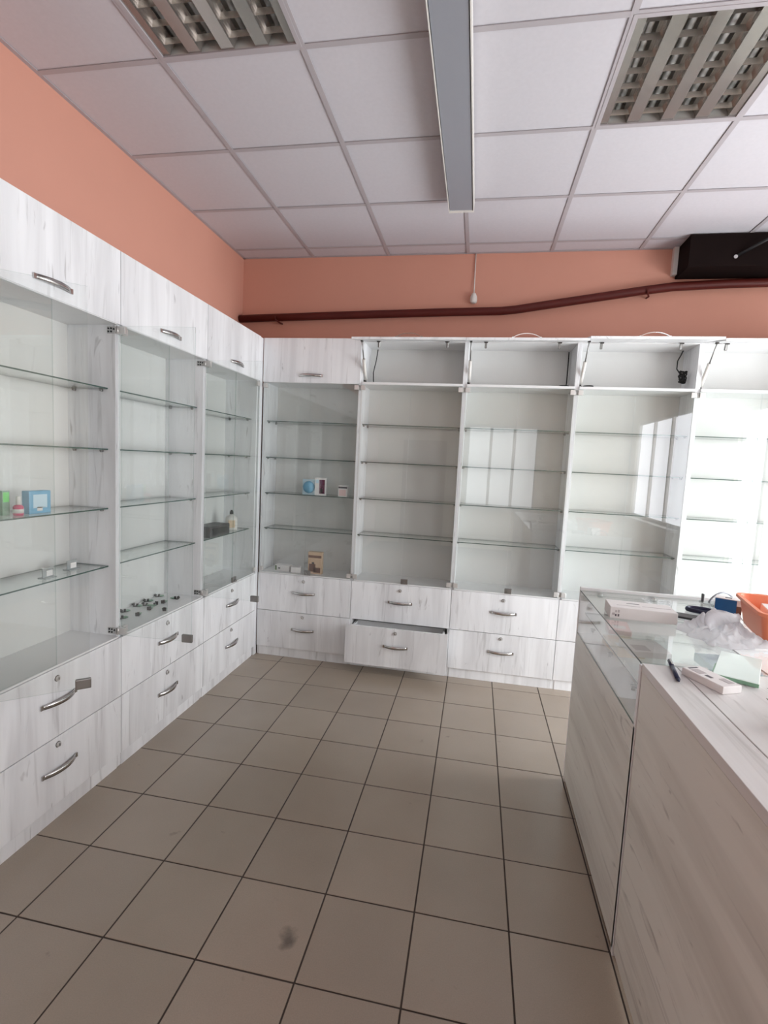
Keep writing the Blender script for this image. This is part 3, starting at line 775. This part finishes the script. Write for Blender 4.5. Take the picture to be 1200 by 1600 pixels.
# navy oval ring and the flat dark sheet
rg = thing('hair_band', 'dark navy oval hair band lying on the glass top behind the bag', 'band', (.985, 2.345, 1.0006), math.radians(-14))
def oval(b):
    n, m = 32, 8; rings = []
    for i in range(n):
        a = 2 * math.pi * i / n; c = Vector((.052 * math.cos(a), .032 * math.sin(a), .010)); rd = Vector((math.cos(a), math.sin(a), 0))
        rings.append([b.verts.new(c + rd * .0055 * math.cos(2 * math.pi * k / m) + Vector((0, 0, .0095)) * math.sin(2 * math.pi * k / m)) for k in range(m)])
    for i in range(n):
        for k in range(m):
            f = b.faces.new((rings[i][k], rings[(i + 1) % n][k], rings[(i + 1) % n][(k + 1) % m], rings[i][(k + 1) % m])); f.smooth = True
    bmesh.ops.recalc_face_normals(b, faces=list(b.faces))
one('band', 'navy', oval, rg)
one('clasp', 'dark_metal', lambda b: box(b, .044, .062, -.008, .008, .001, .021, 0, .002, 1), rg)
ph = thing('mobile_phone', 'flat dark phone partly under the white plastic bag', 'phone', (.900, 2.235, 1.0006), math.radians(-22))
one('phone_body', 'black', lambda b: box(b, -.075, .075, -.037, .037, 0, .008, 0, .003, 2), ph)
one('screen', 'dark_carton', lambda b: box(b, -.068, .068, -.033, .033, .008, .0086), ph)

# crumpled carrier bag: folded film with sharp creases and two pulled-up handle corners
def bag(b):
    n = 60; hx, hy = .135, .150
    def hgt(u, v):
        edge = max(abs(u), abs(v)); fall = max(0.0, 1 - edge ** 3)
        p = Vector((u * 2.2, v * 2.2, 4.0))
        c1 = 1 - abs(noise.noise(p)) * 2.2; c2 = 1 - abs(noise.noise(p * 2.3 + Vector((5, 1, 2)))) * 2.4
        z = .014 + fall * (.030 * max(0, c1) + .016 * max(0, c2))
        for cx_, cy_, hh, w in ((.15, .62, .085, .20), (-.35, .30, .050, .16), (.62, .12, .042, .22), (.15, -.05, .030, .5)):
            d_ = math.hypot(u - cx_, v - cy_) / w
            z += hh * max(0.0, 1 - d_) ** 1.2
        return z * (0.25 + .75 * fall)
    g = []
    for i in range(n + 1):
        row = []
        for j in range(n + 1):
            u, v = i / n * 2 - 1, j / n * 2 - 1
            rr = 1 - .18 * abs(noise.noise(Vector((u * 1.5, v * 1.5, 9)))) - .16 * (abs(u * v)) 
            row.append(b.verts.new((u * hx * rr + .02 * noise.noise(Vector((u * 3, v * 3, 1))), v * hy * rr + .02 * noise.noise(Vector((u * 3, v * 3, 7))), hgt(u, v))))
        g.append(row)
    for i in range(n):
        for j in range(n):
            f = b.faces.new((g[i][j], g[i + 1][j], g[i + 1][j + 1], g[i][j + 1])); f.smooth = True
    r = bmesh.ops.solidify(b, geom=list(b.faces), thickness=.0008)
    lo = min(v.co.z for v in b.verts)
    for v in b.verts: v.co.z -= lo
bg = thing('plastic_bag', 'crumpled white plastic carrier bag on the glass counter top', 'bag', (.925, 2.010, 1.0008), math.radians(12))
one('bag_body', 'bag_film', bag, bg)
def fold(b):
    n = 26; rows = []
    for i in range(n + 1):
        u = i / n; c = Vector((-.10 + .21 * u, -.06 + .11 * u + .02 * math.sin(u * 7), .045 + .035 * math.sin(u * 3.0)))
        wdt = .012 + .022 * abs(math.sin(u * 4.3)); w = Vector((-.3, .8, .5)).normalized() * wdt
        rows.append([b.verts.new(c - w), b.verts.new(c + Vector((0, 0, .012 + .01 * noise.noise(c * 40)))), b.verts.new(c + w)])
    for a, c in zip(rows[:-1], rows[1:]):
        for k in range(2): f = b.faces.new((a[k], c[k], c[k + 1], a[k + 1])); f.smooth = True
    bmesh.ops.solidify(b, geom=list(b.faces), thickness=.0008)
one('bag_handle', 'bag_film', fold, bg)

carton('blue_carton', 'blue and white carton standing between the bag and the orange basket', (1.118, 2.400, 1.0006), (.10, .06, .062), math.radians(-28), 'carton_white',
       (('front', .02, .80, .05, .97, 'blue_box'), ('front', .80, .99, .05, .6, 'brown_print'), ('top', .35, .6, .3, .6, 'black')))

# orange basket
bk = thing('plastic_basket', 'orange plastic basket on the glass counter at the right picture edge', 'basket', (1.172, 2.100, 1.0006), math.radians(-12))
def basket(b):
    def ring(w, l, z, r, n=6):
        out = []
        for cxs, cys, a0 in ((1, 1, 0), (-1, 1, 90), (-1, -1, 180), (1, -1, 270)):
            for i in range(n + 1):
                a = math.radians(a0 + 90 * i / n)
                out.append(b.verts.new((cxs * (w / 2 - r) + r * math.cos(a), cys * (l / 2 - r) + r * math.sin(a), z)))
        return out
    R_ = [ring(.19, .30, .0, .03), ring(.225, .345, .098, .035), ring(.25, .37, .100, .04), ring(.25, .37, .112, .04), ring(.222, .342, .112, .035), ring(.216, .336, .098, .033), ring(.184, .294, .006, .028)]
    for a, c in zip(R_[:-1], R_[1:]):
        n = len(a)
        for i in range(n): f = b.faces.new((a[i], a[(i + 1) % n], c[(i + 1) % n], c[i])); f.smooth = False
    b.faces.new(R_[0][::-1]); b.faces.new(R_[-1])
one('basket_body', 'basket_orange', basket, bk)
for s in (-1, 1):
    one('grip', 'basket_orange', lambda b: box(b, -.05, .05, s * .19 - .012, s * .19 + .012, .096, .112, 0, .004, 2), bk)
carton('basket_carton', 'white carton lying inside the orange basket', (1.178, 2.105, 1.0072), (.12, .20, .085), math.radians(-16), 'carton_white', (('top', .2, .8, .2, .4, 'carton_grey'),))

# small plant at the frame edge
pt = thing('counter_plant', 'small dark green potted plant on the counter at the right edge', 'plant', (.775, 1.300, 1.0005))
one('pot', 'white_plastic', lambda b: lathe(b, [(.022, 0), (.026, .03), (.028, .034), (.024, .034), (.022, .028)], 18), pt)
for i in range(26):
    a = i * 2.4; z = .03 + .06 * random.random(); rr = .018 + .026 * random.random()
    def lf(b):
        p = Vector((math.cos(a) * rr, math.sin(a) * rr, z)); dr_ = Vector((math.cos(a), math.sin(a), .4)).normalized(); sd = dr_.cross(Vector((0, 0, 1))).normalized() * .008; up_ = Vector((0, 0, .0015))
        v = [b.verts.new(x) for x in (p - dr_ * .004 - up_, p + sd + dr_ * .010, p + dr_ * .028 - up_, p - sd + dr_ * .010, p + dr_ * .01 + up_ * 3)]
        for k in range(4): b.faces.new((v[k], v[(k + 1) % 4], v[4]))
        b.faces.new((v[3], v[2], v[1], v[0]))
    one('leaf', 'leaf', lf, pt)
one('stem', 'leaf', lambda b: tube(b, [(0, 0, .02), (.002, .001, .06), (0, .002, .095)], .004, 6), pt)

# goods inside the showcase
VB, VS = GZ + 0.0004, 0.8904
carton('showcase_carton', 'low white carton on the floor of the showcase by the solid counter', (.700, 1.800, VB), (.10, .16, .035), math.radians(4), 'carton_white', (('top', .1, .9, .1, .4, 'carton_grey'),))
carton('showcase_carton', 'long pale carton on the floor of the showcase at its middle', (.690, 2.060, VB), (.09, .22, .03), math.radians(-3), 'carton_white', (('top', .2, .8, .3, .5, 'pale_pink'),))
carton('showcase_carton', 'pale cream carton on the showcase floor near the far end panel', (.700, 2.380, VB), (.12, .18, .04), math.radians(6), 'cream_label', (('top', .1, .9, .1, .4, 'carton_white'),))
carton('pink_packet', 'pale pink packet on the glass shelf inside the showcase', (.660, 2.340, VS), (.09, .16, .018), math.radians(-8), 'pale_pink', (('top', .2, .8, .2, .5, 'carton_white'),))
carton('shelf_carton', 'flat white carton on the glass shelf under the long carton', (.690, 2.080, VS), (.14, .15, .022), math.radians(5), 'carton_white', (('top', .1, .5, .1, .5, 'carton_grey'),))
carton('shelf_carton', 'flat grey-striped carton on the glass shelf near the solid counter', (.770, 1.840, VS), (.12, .14, .025), math.radians(-10), 'carton_white', (('top', .1, .9, .55, .75, 'carton_grey'),))
carton('shelf_carton', 'square pale blue carton on the glass shelf beneath the white bag', (.930, 1.960, VS), (.15, .16, .03), math.radians(3), 'pale_blue', (('top', .1, .9, .1, .3, 'carton_white'),))

# grey plastic loop standing at the far end of the showcase top
lp = thing('plastic_loop', 'clear grey plastic loop standing at the far end of the showcase top', 'loop', (1.145, 2.540, 1.0008))
one('arch', 'lamp_diffuser', lambda b: tube(b, [(.01 + .055 * math.cos(a), .012 * math.sin(a * 2), .005 + .050 * math.sin(a)) for a in [i * math.pi / 18 for i in range(19)]], .0045, 8), lp)
one('foot', 'dark_carton', lambda b: box(b, -.078, -.070, -.008, .008, 0, .042, 0, .002, 1), lp)
one('tray', 'clear_plastic', lambda b: box(b, -.08, .075, -.028, .028, 0, .005, 0, .002, 1), lp)
